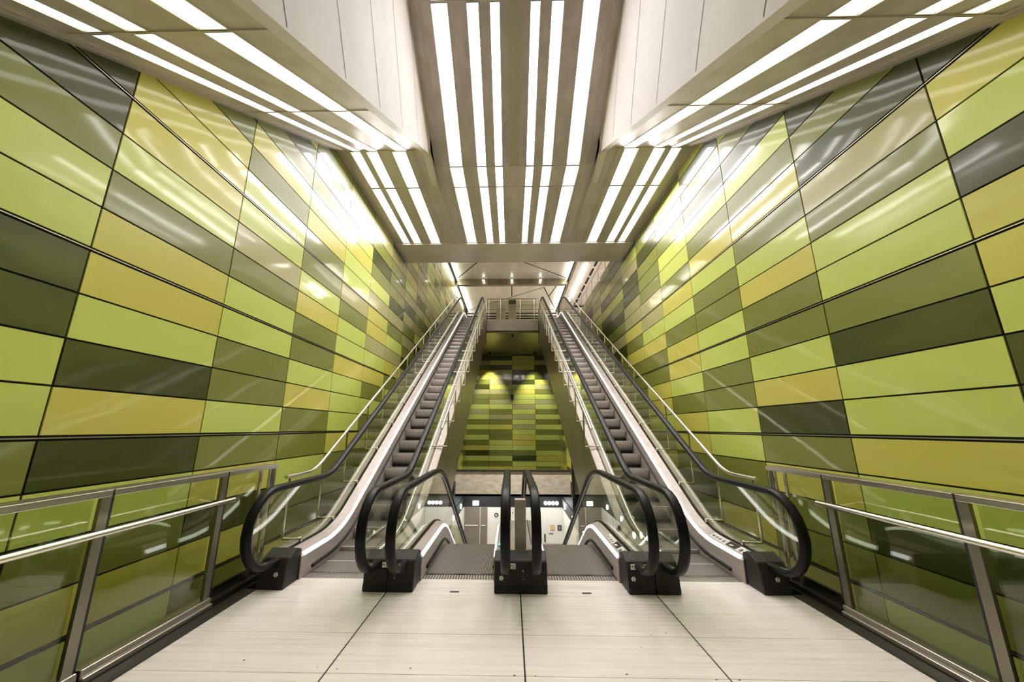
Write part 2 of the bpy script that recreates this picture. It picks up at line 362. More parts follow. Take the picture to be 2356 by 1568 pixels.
def ceiling_center():
    U = Vector((1, 0, 0)); H = (Vector((0, 6.655, 6.9)), U, Vector((0, 1, 0)), Vector((0, 0, 1))); S = (O_cen, U, V_cen, N_cen)
    mb = MB()
    for s in (-1, 1): slab(mb, H, 0, 1.66, 0, 3.255, C_ST, s, .1); slab(mb, S, 0, 1.69, 0, 9.0, C_ST, s, .1)
    for fr, L, ee in ((H, 3.255, (.11, .125, .19, 1.42, 1.60, 1.64)), (S, 9.0, (.105, .13, .155, .20, 1.50, 1.53, 1.55))):
        for e in ee:
            for s in (-1, 1): mb.obox(*fr, *sorted((s*e, s*(e+.009))), 0, L, -.012, 0, 1)
    mb.obox(*S, -.105, .105, 0, 9, -.02, 0, 2)
    for v in (0, .665, 3.24): mb.obox(*H, -1.42, 1.42, v, v+.012, -.009, 0, 1)
    for v in (2.54, 5.1): mb.obox(*S, -1.5, 1.5, v-.008, v+.008, -.012, 0, 1)
    struct(mb.build('ceiling_center', ['ceil', 'ceil_edge', 'ceil_cream']))
    for s in (-1, 1):
        nm = 'left' if s < 0 else 'right'
        for k, (a, b) in enumerate(C_ST):
            w = ('widest', 'second widest', 'narrowest')[k]
            for j, (c, d) in enumerate(((.015, .66), (.685, 3.235))):
                strip_light(H, s*a, s*b, c, d, '%s ceiling strip %s of the middle line, flat part, %s segment' % (w, nm, ('stubby', 'long far')[j]), rec=.1)
            for j, (c, d) in enumerate(((.0, 2.53), (2.55, 3.4))):
                strip_light(S, s*a, s*b, c, d, '%s ceiling strip %s of the middle line, rising part, %s' % (w, nm, ('lower segment', 'upper segment')[j]), rec=.1, gl='glow_center')
M['ceil_cream'] = mat('cream ceiling band', (.50, .45, .30), .45, .2)
ceiling_center()
def soffit_end():
    mb = MB(); mb.box(-3.505, 3.505, 9.912, 11.16, 6.86, 7.2)
    struct(mb.build('ceiling_end', 'soffit'))
soffit_end()
# white side walls of the shaft above the middle ceiling, joints square to the slope
for s, n in ((-1, 'wall_shaft_left'), (1, 'wall_shaft_right')):
    mb = MB(); x = s*1.69
    # triangle between slanting soffit (below) and rising middle ceiling (above)
    poly = [(7.1, 6.80), (6.25, 6.88), (-1.6, 6.9-.605*7.77), (-1.6, 12.6), (6.4, 7.9)]
    mb.prism(poly, x, x+s*.12, 0)
    u = Vector((0, C30, S30)); p = Vector((0, S30, -C30))
    for k in range(-1, 7):
        sc = 3.97 + k*1.0
        # points on the joint: y*C30+z*S30 = sc
        zt = 12.0; yt = (sc - zt*S30)/C30
        # lower end on the soffit z = 6.9-.605*(6.17-y)
        yl = (sc - S30*(6.9-.605*6.17))/(C30+.605*S30); zl = 6.9-.605*(6.17-yl)
        if yl > 6.2: continue
        a = Vector((x, yl, zl)); b = Vector((x, yt, zt)); d = u*.004
        mb.face([a-d-Vector((s*.002, 0, 0)), a+d-Vector((s*.002, 0, 0)), b+d-Vector((s*.002, 0, 0)), b-d-Vector((s*.002, 0, 0))], 1)
    struct(mb.build(n, ['white', 'gap']))
    f = MB(); f.prism([(7.33, 6.90), (7.3, 6.80), (6.95, 6.72), (6.3, 6.86), (5.9, 7.3), (6.3, 7.4)], s*1.66, s*1.70, 0)
    struct(f.build('trim_'+('3' if s < 0 else '4'), 'ceil_edge'))
# unseen wall behind the viewer, coloured dark to cut bounce light
mb = MB(); mb.box(-3.5, 3.5, -3.6, -3.5, -1, 13); struct(mb.build('wall_rear', 'void'))

# ------------------------------------------------------------------ escalators
def make_path(yc0, z0, yc1, z1, ya, yb, r0, r1):
    """side profile of the step band: list of (y, z, angle)"""
    sg = 1 if z1 > z0 else -1; th = R(30)*sg; pts = []
    def arc(yc, zc, a0, a1, r):
        t = r*math.tan(abs(a1-a0)/2); p = (yc-t*math.cos(a0), zc-t*math.sin(a0)); out = []
        for k in range(9):
            a = a0+(a1-a0)*k/8
            if a1 > a0: q = (p[0]+r*(math.sin(a)-math.sin(a0)), p[1]-r*(math.cos(a)-math.cos(a0)))
            else: q = (p[0]+r*(math.sin(a0)-math.sin(a)), p[1]+r*(math.cos(a)-math.cos(a0)))
            out.append((q[0], q[1], a))
        return out
    A = arc(yc0, z0, 0, th, r0); B = arc(yc1, z1, th, 0, r1)
    n0 = [(ya+(A[0][0]-ya)*k/4, z0, 0.0) for k in range(4)]
    mid = [(A[-1][0]+(B[0][0]-A[-1][0])*k/12, A[-1][1]+(B[0][1]-A[-1][1])*k/12, th) for k in range(1, 12)]
    n1 = [(B[-1][0]+(yb-B[-1][0])*k/4, z1, 0.0) for k in range(1, 5)]
    return n0+A+mid+B+n1
def at(path, y):
    for a, b in zip(path[:-1], path[1:]):
        if a[0] <= y <= b[0]:
            t = (y-a[0])/(b[0]-a[0]+1e-9); return (y, a[1]+(b[1]-a[1])*t, a[2]+(b[2]-a[2])*t)
    return path[0] if y < path[0][0] else path[-1]
def off(q, p): return (q[0]-p*math.sin(q[2]), q[1]+p*math.cos(q[2]))
def cut(path, ya, yb): return [at(path, ya)] + [q for q in path if ya+.01 < q[0] < yb-.01] + [at(path, yb)]
def sweep(mb, path, prof, mi=0, closed=True):
    """prof: (x, p) points"""
    mb.rings([[(x, *off(q, p)) for x, p in prof] for q in path], closed=closed, mi=mi)
def handrail_centre(path, ya, yb, P=.98, rl=.365):
    """centre line with the two end loops; ya/yb = loop centre y"""
    za, zb = path[0][1], path[-1][1]; out = []
    out.append((ya+.30, za+.235)); out.append((ya+.12, za+.245))
    for k in range(13):
        a = -math.pi/2 - math.pi*k/12; out.append((ya+rl*math.cos(a), za+.615+rl*math.sin(a)))
    for q in cut(path, ya+.15, yb-.15): out.append(off(q, P))
    for k in range(13):
        a = math.pi/2 - math.pi*k/12; out.append((yb+rl*math.cos(a), zb+.615+rl*math.sin(a)))
    out.append((yb-.12, zb+.245)); out.append((yb-.30, zb+.235))
    return out
def flat_tube(mb, pts, x, hw, ht, mi=0, n=12):
    """oval band following (y,z) points at x"""
    rings = []
    for i, p in enumerate(pts):
        a, b = pts[max(i-1, 0)], pts[min(i+1, len(pts)-1)]; d = Vector((b[0]-a[0], b[1]-a[1])).normalized(); nn = (-d.y, d.x)
        r = []
        for k in range(n):
            t = 2*math.pi*k/n; c, s_ = math.cos(t), math.sin(t)
            c = math.copysign(abs(c)**.6, c); s_ = math.copysign(abs(s_)**.8, s_)
            r.append((x+hw*c, p[0]+nn[0]*ht*s_, p[1]+nn[1]*ht*s_))
        rings.append(r)
    mb.rings(rings, mi=mi)
def step_mesh(w, up):
    m = MB()
    if up:   # nosing faces the viewer, the curved riser hangs below it
        m.box(0, w, 0.016, .398, -.03, 0, 0); m.box(.004, w-.004, -.005, .016, -.014, .002, 2); m.box(.0, w, .045, .10, -.236, -.19, 3)  # dark strip at the riser foot is painted shade
        prof = [(0.0, .0), (-.004, -.012), (-.002, -.05), (.014, -.10), (.045, -.15), (.085, -.20), (.115, -.235), (.13, -.235), (.02, -.012)]
    else:
        m.box(0, w, .002, .396, -.03, 0, 0); m.box(.004, w-.004, .392, .404, -.014, .0005, 0)
        prof = [(.4, .0), (.404, -.012), (.402, -.05), (.39, -.10), (.368, -.15), (.338, -.20), (.315, -.235), (.29, -.235), (.38, -.012)]
    m.prism(prof, 0, w, 1)
    return m
def pictogram(root, cx, path, y, p, d, r=.021, kind=0):
    """small ring with a bar on the deck (tilted like it)"""
    m = MB(); q = at(path, y); O = Vector((cx, *off(q, p)))
    U = Vector((1, 0, -d*.30)).normalized(); V = Vector((0, math.cos(q[2]), math.sin(q[2]))); N = U.cross(V).normalized()
    if N.z < 0: N = -N
    O = O + N*.0035; n = 24
    if kind == 2:
        m.face([O+U*(r*math.cos(2*math.pi*k/n))+V*(r*math.sin(2*math.pi*k/n)) for k in range(n)])
        m2 = MB(); m2.obox(O, U, V, N, -r*.7, r*.7, -r*.22, r*.22, .0005, .0015); m2.build('indicator_bar', 'paper', root)
    else:
        for k in range(n):
            a, b = 2*math.pi*k/n, 2*math.pi*(k+1)/n
            m.face([O+U*(r*c*math.cos(t))+V*(r*c*math.sin(t)) for t, c in ((a, 1), (b, 1), (b, .8), (a, .8))])
        if kind == 1: m.obox(O, (U+V).normalized(), (V-U).normalized(), N, -r*.85, r*.85, -r*.09, r*.09, 0, .001)
        m.obox(O, U, V, N, -r*.2, r*.15, -r*.5, r*.45, 0, .001); m.obox(O, U, V, N, -r*.45, r*.45, -r*.1, r*.12, 0, .001)
    return m.build('pictogram', 'ink', root)
def deck_sign(root, xg, xs, path, y0, y1, d, kind='row'):
    """sign plate on the sloping inner deck between glass (xg) and skirt (xs)"""
    prof = [(xg+d*.035, .3005), (xs-d*.028, .2605), (xs-d*.028, .2635), (xg+d*.035, .3035)]
    m = MB(); sweep(m, cut(path, y0, y1), prof); lamp = root.get('lamp'); root = m.build('sign_plate', 'paper' if kind != 'dark' else 'darkmetal', root)
    cx = (xg+d*.035+xs-d*.028)/2; r = .021
    if kind == 'row':
        for k in range(4): pictogram(root, cx, path, y1-(k+.7)*(y1-y0)/4.4, .283, d, r, 1 if k in (0, 2) else 0)
    elif kind == 'dark':
        m = MB(); q = at(path, (y0+y1)/2); O = Vector((cx, *off(q, .2865)))
        m.box(O.x-.02, O.x+.02, O.y-.03, O.y+.03, O.z-.002, O.z+.002); m.build('indicator_lamp', 'lampgreen' if lamp else 'paper', root)
    else: pictogram(root, cx, path, (y0+y1)/2, .283, d, .024, 2)
def balustrade(root, path, xh, xs, xo, ya, yb, rods=None, brush=True, signs=None, both_ends=True, clad=1.35, clad_flat=True):
    """one side: xh handrail, xs skirt (step side), xo outer face; d points from the handrail to the steps"""
    d = 1 if xs > xh else -1; z0 = path[0][1]
    pth = cut(path, ya+.38, yb-.38)
    deck = MB(); sweep(deck, pth, [(xh+d*.016, .305), (xs-d*.020, .262), (xs-d*.020, .240), (xh+d*.016, .240)]); deck.build('inner_deck', 'deck', root, smooth=False)
    g = MB(); sweep(g, pth, [(xh+d*.008, .305), (xh+d*.020, .318), (xh+d*.024, .305), (xh+d*.016, .295)]); g.build('glass_seal', 'rubber', root)
    od = MB(); sweep(od, pth, [(xh-d*.010, .315), (xo+d*.004, .300), (xo+d*.004, .270), (xh-d*.010, .270)]); od.build('outer_deck', 'deck', root)
    led = MB(); lp = cut(path, 4.49 if ya < 5 else ya+.5, yb-.5)
    sweep(led, lp, [(xs-d*.020, .2625), (xs-d*.004, .256), (xs+d*.002, .244), (xs+d*.002, .222), (xs-d*.018, .222)]); led.build('light_strip', 'led', root)
    sk = MB(); sweep(sk, pth, [(xs-d*.014, .240), (xs, .222), (xs, -.25), (xs-d*.014, -.25)]); sk.build('skirt', 'deck', root)
    if brush:
        br = MB(); sweep(br, cut(path, ya+.62, yb-.62), [(xs, .078), (xs+d*.022, .066), (xs+d*.022, .048), (xs, .040)]); br.build('skirt_brush', 'rubber', root)
    # outer cladding of the truss
    cl = MB(); t = cut(path, ya+.42, yb-.42)
    top = [off(q, .29) for q in t]
    low = [(q[0], off(q, .29)[1]-1.60) for q in t]
    if clad:
        cl.prism(top+low[::-1], xo, xo+d*.02)
        cl.build('truss_cladding', 'clad', root)
    # glass: panes between deck and handrail
    P = .98
    ys = [ya+.0]+[y for y in [5.1+2.0*k for k in range(12)] if ya+.6 < y < yb-.6]+[yb]
    for k, (a, b) in enumerate(zip(ys[:-1], ys[1:])):
        gm = MB(); q = cut(path, a+.004, b-.004)
        up_ = [off(c, P-.02) for c in q]; lo = [off(c, .28) for c in q]
        if k == 0:
            up_ = [(ya+.345*math.cos(t_), z0+.615+.345*math.sin(t_)) for t_ in [math.pi*(1.5-j/10.) for j in range(0, 10)]] + up_
            lo = [(p[0], p[1]) for p in lo if p[0] > ya+.2]
        if k == len(ys)-2:
            z1 = path[-1][1]
            up_ = up_ + [(yb+.345*math.cos(t_), z1+.615+.345*math.sin(t_)) for t_ in [math.pi*(.5-j/10.) for j in range(1, 11)]]
            lo = [p for p in lo if p[0] < yb-.2]
        gm.prism(up_+lo[::-1], xh-.005, xh+.005); gm.build('glass_pane', 'glass', root)
    hr = MB(); flat_tube(hr, handrail_centre(path, ya, yb), xh, .046, .034); hr.build('handrail', 'rubber', root, smooth=True)
    gd = MB(); flat_tube(gd, [(p[0], p[1]) for p in handrail_centre(path, ya, yb, P=.952, rl=.338)][2:-2], xh, .016, .008, n=8); gd.build('handrail_guide', 'bright_steel', root, smooth=True)
    if rods:
        side = -d; xr = xo + side*rods[0]
        rail = MB(); zr = rods[1]
        pr_ = [at(path, y) for y in [rods[2]] + [c[0] for c in path if rods[2]+.1 < c[0] < yb-1.2] + [yb-1.2]]
        rp = [(xr, *off(q, zr)) for q in pr_]
        rail.tube(rp, .022, 10); rail.build('side_rail', 'bright_steel', root, smooth=True)
        for y in rods[3]:
            q = at(path, y); z_t = off(q, zr)
            zt = q[1]+(zr)/math.cos(q[2]); zb = q[1]+.36/math.cos(q[2])*.95
            m = MB(); m.tube([(xr, y, zt), (xr, y, zb)], .015, 8); m.tube([(xr, y, zb), (xh, y, zb)], .014, 8); m.build('support_rod', 'bright_steel', root, smooth=True)
            b = MB(); b.disc((xh+d*.012, y, zb), (1, 0, 0), .026, .022, 16); b.box(xh+d*.023-.001, xh+d*.023+.002, y-.003, y+.003, zb-.024, zb+.024); b.build('glass_bolt', 'bright_steel', root, smooth=True)
    for sg in (signs or []): deck_sign(root, xh, xs, path, *sg[:2], d, sg[2])
def housing(root, x0, x1, yf, z, name='newel_base', sgn=1, lock=None, key=None, label=None):
    h = MB()
    prof = [(0, 0), (-.004, .05), (.012, .075), (.02, .20), (.06, .275), (.20, .335), (.30, .30), (.30, 0)]
    h.prism([(yf+sgn*a, z+b) for a, b in prof], x0, x1); root = h.build(name, 'black', root, bevel=.012, seg=3)
    f = yf+sgn*.013
    if lock is not None:
        m = MB(); m.disc((lock, f, z+.135), (0, 1, 0), .021, .012, 20); m.box(lock-.002, lock+.002, f-.009, f-.005, z+.118, z+.152, 1); m.build('lock', ['paper', 'ink'], root)
    if key is not None:
        m = MB(); m.box(key-.02, key+.02, f-.012, f+.004, z+.14, z+.19); m.disc((key, f-.004, z+.20), (0, 1, 0), .006, .01, 10, 1); m.disc((key, f-.004, z+.125), (0, 1, 0), .005, .01, 10, 1); m.build('key_switch', ['ink', 'paper'], root, bevel=.003)
    if label is not None:
        m = MB(); m.box(label-.035, label+.035, f+.005, f+.016, z+.215, z+.262); m.box(label-.028, label-.012, f+.004, f+.006, z+.24, z+.25, 1)
        for k in range(3): m.box(label-.005, label+.028, f+.004, f+.006, z+.224+k*.012, z+.227+k*.012, 1)
        m.build('label_plate', ['paper', 'ink'], root)
STEP = {}
def steps(root, path, x0, w, y0, y1, up):
    if up not in STEP:
        STEP[up] = step_mesh(w, up).build('step', ['tread', 'riser', 'nosing', 'gap'], None)
        proto = STEP[up]; first = True
    else: proto = STEP[up]; first = False
    k = 0
    while y0+.4*k < y1:
        y = y0+.4*k; q = at(path, y if up else y+.4)
        o = proto if (first and k == 0) else proto.copy()
        if not (first and k == 0): COL.objects.link(o)
        o.parent = root; o.location = (x0, y, q[1]); k += 1
def comb(root, x0, x1, y, z, sgn=1):
    m = MB(); m.box(x0, x1, y, y+sgn*.13, z-.03, z-.002, 0); m.build('comb_plate', 'comb', root)
    t = MB(); n = 44
    for k in range(n):
        x = x0+(x1-x0)*(k+.5)/n; t.box(x-.0045, x+.0045, y+sgn*.13, y+sgn*.165, z-.01, z+.004)
    t.build('comb_teeth', 'darkmetal', root)
UP_PATH = make_path(5.5, 0, 5.5+7.0/T30, 7.0, 3.8, 19.6, 1.8, 1.8)
DN_PATH = make_path(5.92, 0, 5.92+5.1/T30, -5.1, 3.8, 17.0, 1.2, 1.8)
YU = 19.0; YD = 16.4; YL = 4.06
outer_rods = [4.65, 5.43]+[6.15+.8*k for k in range(14)]
inner_rods = [7.02+.8*k for k in range(13)]
for s in (-1, 1):
    nm = 'left' if s < 0 else 'right'
    # ---- up escalator
    e = thing('escalator', 'escalator rising to the upper level beside the %s green wall, lit strip along its skirt' % nm, 'escalator', (s*2.0, YL, 0))
    sg = [(4.52, 4.64, 'disc'), (4.66, 4.84, 'dark'), (4.86, 5.22, 'row')] if s > 0 else None
    balustrade(e, UP_PATH, s*2.54, s*2.385, s*2.69, YL, YU, rods=(.06, 1.03, 4.58, outer_rods), signs=sg)
    balustrade(e, UP_PATH, s*1.475, s*1.60, s*1.345, YL, YU, rods=(.09, .93, 6.85, inner_rods))
    housing(e, s*2.69, s*2.405, 4.17, 0, lock=s*2.50 if s < 0 else s*2.56)
    housing(e, s*1.59, s*1.347, 4.15, 0)
    housing(e, s*2.69, s*2.405, 18.95, 7.0, sgn=-1); housing(e, s*1.59, s*1.347, 18.95, 7.0, sgn=-1)
    comb(e, *sorted((s*2.375, s*1.61)), 4.49, 0); comb(e, *sorted((s*2.375, s*1.61)), 18.7, 7.0, -1)
    steps(e, UP_PATH, min(s*2.375, s*1.61), .765, 4.62, 18.5, True)
    place(e)
    # ---- down escalator
    e = thing('escalator', 'escalator going down to the lower hall on the %s of the middle newel' % nm, 'escalator', (s*.67, YL, 0))
    if s < 0: e['lamp'] = 1
    so = [(4.50, 4.62, 'disc'), (4.64, 4.80, 'dark'), (4.82, 5.14, 'row')] if s > 0 else None
    si = [(4.50, 4.62, 'disc'), (4.64, 4.80, 'dark'), (4.82, 5.14, 'row')] if s < 0 else None
    balustrade(e, DN_PATH, s*1.197, s*1.06, s*1.330, YL, YD, signs=so, clad=0)
    balustrade(e, DN_PATH, s*.143, s*.28, s*.004, YL, YD, signs=si, clad=0)
    housing(e, s*1.345, s*1.075, 4.15, 0, key=-1.27 if s < 0 else None, lock=1.13 if s > 0 else None, label=s*1.34-.03 if s < 0 else 1.15)
    comb(e, *sorted((s*1.05, s*.29)), 4.49, 0)
    steps(e, DN_PATH, min(s*1.05, s*.29), .76, 4.62, 16.2, False)
    place(e)
# shared middle newel
e = thing('newel_housing', 'wide black base shared by the two middle handrails with an upright steel plate', 'newel', (0, 4.15, 0))
housing(e, -.262, .272, 4.14, 0, name='base', lock=-.19, key=.03, label=-.08)
m = MB(); m.box(-.05, .075, 4.46, 4.50, .20, .80); m.box(-.05, .075, 4.46, 4.56, .80, .815); m.build('steel_plate', 'deck', e, bevel=.004)
m = MB(); m.box(-.10, .10, 4.46, 5.9, .02, .20); m.build('middle_deck', 'clad', e, bevel=.004)
place(e)
# pit walls beside the down escalators
for s in (-1, 1):
    m = MB(); m.prism([(4.3, -.02), (6.5, .1), (8.9, -.7), (8.9, -3.6), (16.0, -7.4), (4.3, -3)], s*1.338, s*1.345)
    struct(m.build('wall_pit_'+('left' if s < 0 else 'right'), 'clad'))

# ------------------------------------------------------------------ glass railings along the floor edge
for s in (-1, 1):
    nm = 'left' if s < 0 else 'right'
    r = thing('glass_railing', 'glass railing with steel cap along the %s edge of the floor' % nm, 'railing', (s*2.86, 1.5, 0))
    for a, b in ((-3.4, 1.60), (1.62, 2.685), (2.70, 3.765), (3.78, 4.56)):
        m = MB(); m.box(s*2.85, s*3.0, a, b, 1.135, 1.18); m.build('cap', 'steel', r, bevel=.004)
    for y in (.44, 1.52, 2.60, 3.68):
        m = MB(); m.box(s*2.852, s*2.864, y+.02, y+.085, .03, 1.135, 0); m.box(s*2.864, s*2.90, y+.04, y+.05, .03, 1.135, 0); m.build('post', 'post_steel', r)
        m = MB(); m.box(s*2.852, s*2.90, y+.087, y+.102, .0, 1.135); m.build('post_shadow_gap', 'ink', r)  # black strip drawn for the shadow gap beside the post
        m = MB(); m.tube([(s*2.84, y+.05, .90), (s*2.70, y+.05, .925)], .009, 8); m.build('rail_bracket', 'bright_steel', r, smooth=True)
    for y in (4.27, 4.43):
        m = MB(); m.box(s*2.86, s*2.88, y, y+.035, .0, 1.135); m.build('post', 'steel', r)
    for y, hw in ((4.20, .028), (4.33, .03)):
        m = MB(); m.tube([(s*2.80, y, .30), (s*2.80, y, .88)], hw, 14); m.build('short_post', 'steel', r, smooth=True)
    m = MB(); m.tube([(s*2.87, 4.5, 1.13), (s*2.87, 4.5, .75)], .035, 14); m.build('short_post', 'steel', r, smooth=True)
    for a, b in ((-3.4, 1.52), (1.63, 2.60), (2.71, 3.68), (3.79, 4.27)):
        m = MB(); m.box(s*2.882, s*2.892, a, b, .10, 1.135); m.build('glass_pane', 'glass_rail', r)
    for a, b in ((-3.4, 1.60), (1.63, 2.69), (2.71, 3.76)):
        m = MB(); m.box(s*2.82, s*2.93, a, b, .012, .095, 0); m.box(s*2.80, s*2.83, a, b, .012, .05, 0); m.build('kerb', 'steel', r, bevel=.008)
    m = MB(); m.box(s*2.83, s*2.93, 3.79, 4.56, .0, .05, 0); m.box(s*2.90, s*2.93, 3.79, 4.56, .05, .13, 0); m.build('kerb', 'darkmetal', r)
    m = MB(); m.tube([(s*2.70, -3.4, .94), (s*2.70, 3.68, .94)], .021, 14); m.build('handrail', 'bright_steel', r, smooth=True)
    place(r)

# ------------------------------------------------------------------ upper landing
r = thing('landing_railing', 'steel and glass railing across the upper landing between the escalators', 'railing', (0, 18.25, 7.0))
m = MB(); m.tube([(-1.26, 18.25, 8.13), (1.26, 18.25, 8.13)], .03, 10); m.build('top_rail', 'steel', r, smooth=True)
for z in (7.80, 7.13):
    m = MB(); m.tube([(-1.26, 18.25, z), (1.26, 18.25, z)], .016, 8); m.build('lower_rail', 'steel', r, smooth=True)
for x in (-1.22, -.62, .40, 1.12):
    m = MB(); m.tube([(x, 18.25, 7.0), (x, 18.25, 8.12)], .02, 8); m.build('post', 'steel', r, smooth=True)
m = MB(); m.box(-1.25, 1.25, 18.27, 18.28, 7.05, 8.05); m.build('glass_pane', 'glass', r)
place(r)
for x0, x1, z0, z1, lb in ((-.20, .20, 7.0, 8.18, 'tall grey sign board standing behind the landing railing'), (-.84, -.36, 7.0, 7.72, 'low grey box standing behind the landing railing')):
    b = thing('sign_board', lb, 'board', ((x0+x1)/2, 18.55, 7))
    m = MB(); m.box(x0, x1, 18.5, 18.62, z0, z1-.25 if x0 > -.5 else z1); m.build('panel', 'soffit', b, bevel=.006)
    if x0 > -.5: m = MB(); m.box(x0, x1, 18.5, 18.62, z1-.24, z1); m.build('header', 'clad', b, bevel=.006)
    place(b)

# ------------------------------------------------------------------ upper concourse
def upper():
    m = MB(); m.box(-3.45, 3.45, 11.2, 27.7, 10.6, 10.8, 0)
    def seam(a, b, wd=.035):
        A, B = Vector((*a, 10.598)), Vector((*b, 10.598)); d = (B-A).normalized(); n = Vector((-d.y, d.x, 0))*wd
        m.face([A-n, B-n, B+n, A+n], 1)
    for a, b in (((-3.4, 21.4), (-1.9, 19.0)), ((3.4, 21.4), (.55, 19.0)), ((-3.3, 27.6), (2.1, 22.9)), ((2.1, 22.9), (3.4, 27.6)), ((0, 22.5), (0, 24.6)), ((2.9, 22.6), (2.6, 24.7)), ((-3.4, 27.6), (3.4, 27.6))): seam(a, b)
    for k in range(14): y = 19.1+k*.17; m.box(-3.2, 3.2, y, y+.008, 10.592, 10.6, 1)
    struct(m.build('ceiling_upper', ['white_metal', 'gap']))
    m = MB(); m.box(-3.45, 3.45, 21.45, 21.75, 10.22, 10.6); o = m.build('ceiling_beam', 'clad', bevel=.01); struct(o)
    for s in (-1, 1):
        m = MB(); m.box(s*3.40, s*3.50, 11.2, 27.7, 10.45, 10.6); struct(m.build('trim_'+('5' if s < 0 else '6'), 'gap'))
        for a, b, t in ((11.3, 21.3, 'near part'), (21.9, 27.5, 'far part')):
            q = MB(); q.box(s*3.27, s*3.36, a, b, 10.40, 10.45)
            tag(q.build('edge_light', 'glow_edge', bevel=.01), 'thin white light line along the %s edge of the upper hall ceiling, %s' % ('left' if s < 0 else 'right', t), 'light strip')
    for x, t in ((-1.75, 'left'), (0.0, 'middle'), (1.75, 'right')):
        l = thing('spotlight', '%s of the three small spotlights above the dark beam of the upper hall' % t, 'spotlight', (x, 21.3, 10.4), 'small spotlights on the dark ceiling beam')
        q = MB(); q.tube([(x, 21.32, 10.6), (x, 21.32, 10.46)], .03, 10); q.build('stem', 'ink', l, smooth=True)
        q = MB(); q.disc((x, 21.28, 10.42), (0, 1, .3), .075, .10, 16); q.build('lamp_head', 'glow_spot', l, smooth=True); place(l)
    m = MB(); m.box(-3.5, 8, 27.7, 27.9, 7, 10.8, 0)
    for z in (10.28, 10.05, 9.86): m.box(-3.5, 3.5, 27.64, 27.7, z, z+.07, 1)
    struct(m.build('wall_upper_back', ['white', 'gap']))
    # open bright hall on the right
    m = MB(); m.box(3.5, 4.62, 11.2, 27.7, 10.5, 10.8, 0); m.box(3.50, 3.58, 11.2, 27.7, 10.38, 10.6, 1); m.box(4.62, 8, 11.2, 27.7, 10.95, 11.2, 0)
    for k in range(12): m.box(4.60, 4.70, 12+k*1.3, 12.9+k*1.3, 10.44, 10.52, 2)
    struct(m.build('ceiling_upper_side', ['white', 'clad', 'gap']))
    q = MB(); q.tube([(4.12, 19.1, 10.424), (4.12, 25.0, 10.424)], .075, 12)
    tag(q.build('tube_light', 'glow_tube', smooth=True), 'long white tube light on the ceiling right of the upper opening', 'tube light')
    m = MB(); m.box(8, 8.1, 10.8, 27.7, 6.9, 11.2); struct(m.build('wall_upper_right', 'white'))
    m = MB(); m.box(3.63, 8, 10.7, 10.8, 7.0, 11.2); struct(m.build('wall_upper_front', 'white'))
    w = thing('window_screen', 'pale steel framed glass screen in the bright hall above the right green wall', 'screen', (5.6, 18, 7.0))
    for k in range(9):
        y = 13+k*1.5; q = MB(); q.box(5.56, 5.64, y, y+.08, 7, 10.9); q.build('mullion', 'bright_steel', w)
    for z in (8.0, 9.2, 10.2): q = MB(); q.box(5.58, 5.62, 13, 25.1, z, z+.06); q.build('transom', 'bright_steel', w)
    for k in range(4): q = MB(); q.tube([(5.55, 13.2+3*k, 8.1), (5.55, 15.9+3*k, 10.1)], .03, 8); q.build('brace', 'steel', w, smooth=True)
    place(w)
    # guard rail on top of the right wall
    g = thing('glass_railing', 'glass guard rail on top of the right green wall at the upper level', 'railing', (3.57, 15, 7.45))
    q = MB(); q.tube([(3.57, 12, 8.1), (3.57, 18.3, 8.1)], .02, 8); q.build('top_rail', 'steel', g, smooth=True)
    for k in range(6): q = MB(); q.box(3.555, 3.585, 12.1+k*1.2, 12.14+k*1.2, 7.45, 8.1); q.build('post', 'steel', g)
    place(g)
    q = MB()
    for x, y in ((-1.5, 16.0), (1.5, 16.0), (6.6, 15), (6.6, 20), (6.6, 25)):
        pass
    for i, (x, y) in enumerate(((6.6, 14), (6.6, 19), (6.6, 24))):
        q = MB(); q.box(x-.3, x+.3, y-1.2, y+1.2, 10.88, 10.94)
        tag(q.build('ceiling_light', 'glow_up', bevel=.01), 'ceiling light panel of the bright hall beyond the right wall, %s' % ('nearest', 'middle one', 'farthest')[i], 'ceiling light', 'panel lights of the bright side hall')
M['white_metal'] = noise_mat(mat('pale metal ceiling', (.72, .67, .58), .32, .35), 2, (1, .2, 1), (.74, .70, .62), (.88, .84, .76))
upper()

for x, t in ((-2.0, 'left'), (-.0, 'middle'), (2.0, 'right')):
    l = thing('downlight', 'added downlight under the front of the upper landing for the concrete beam, %s' % t, 'downlight', (x, 18.6, 6.3), 'added beam lights under the landing')  # lamps added only to brighten the concrete beam
    q = MB(); q.tube([(x, 18.6, 6.30), (x, 18.6, 6.20)], .07, 14); q.build('housing', 'ink', l, smooth=True); place(l)
    ld = bpy.data.lights.new('downlight_bulb', 'SPOT'); ld.energy = 2400; ld.spot_size = R(60); ld.spot_blend = .8; ld.shadow_soft_size = .08; ld.color = (1, .95, .86)
    lo = bpy.data.objects.new('bulb', ld); COL.objects.link(lo); lo.parent = l; lo.location = (0, 0, -.14); lo.rotation_euler = (R(10), 0, 0)
for s in (-1, 1):
    l = thing('downlight', 'small downlight under the landing washing the %s far green wall' % ('left' if s < 0 else 'right'), 'downlight', (s*1.42, 23.1, 6.3), 'wall washers under the landing')
    q = MB(); q.tube([(s*1.42, 23.1, 6.30), (s*1.42, 23.1, 6.18)], .06, 14); q.build('housing', 'ink', l, smooth=True); place(l)
    ld = bpy.data.lights.new('downlight_bulb', 'SPOT'); ld.energy = 650; ld.spot_size = R(60); ld.spot_blend = .9; ld.shadow_soft_size = .04; ld.color = (1, .97, .85)
    lo = bpy.data.objects.new('bulb', ld); COL.objects.link(lo); lo.parent = l; lo.location = (0, 0, -.16); lo.rotation_euler = (R(14), 0, 0)
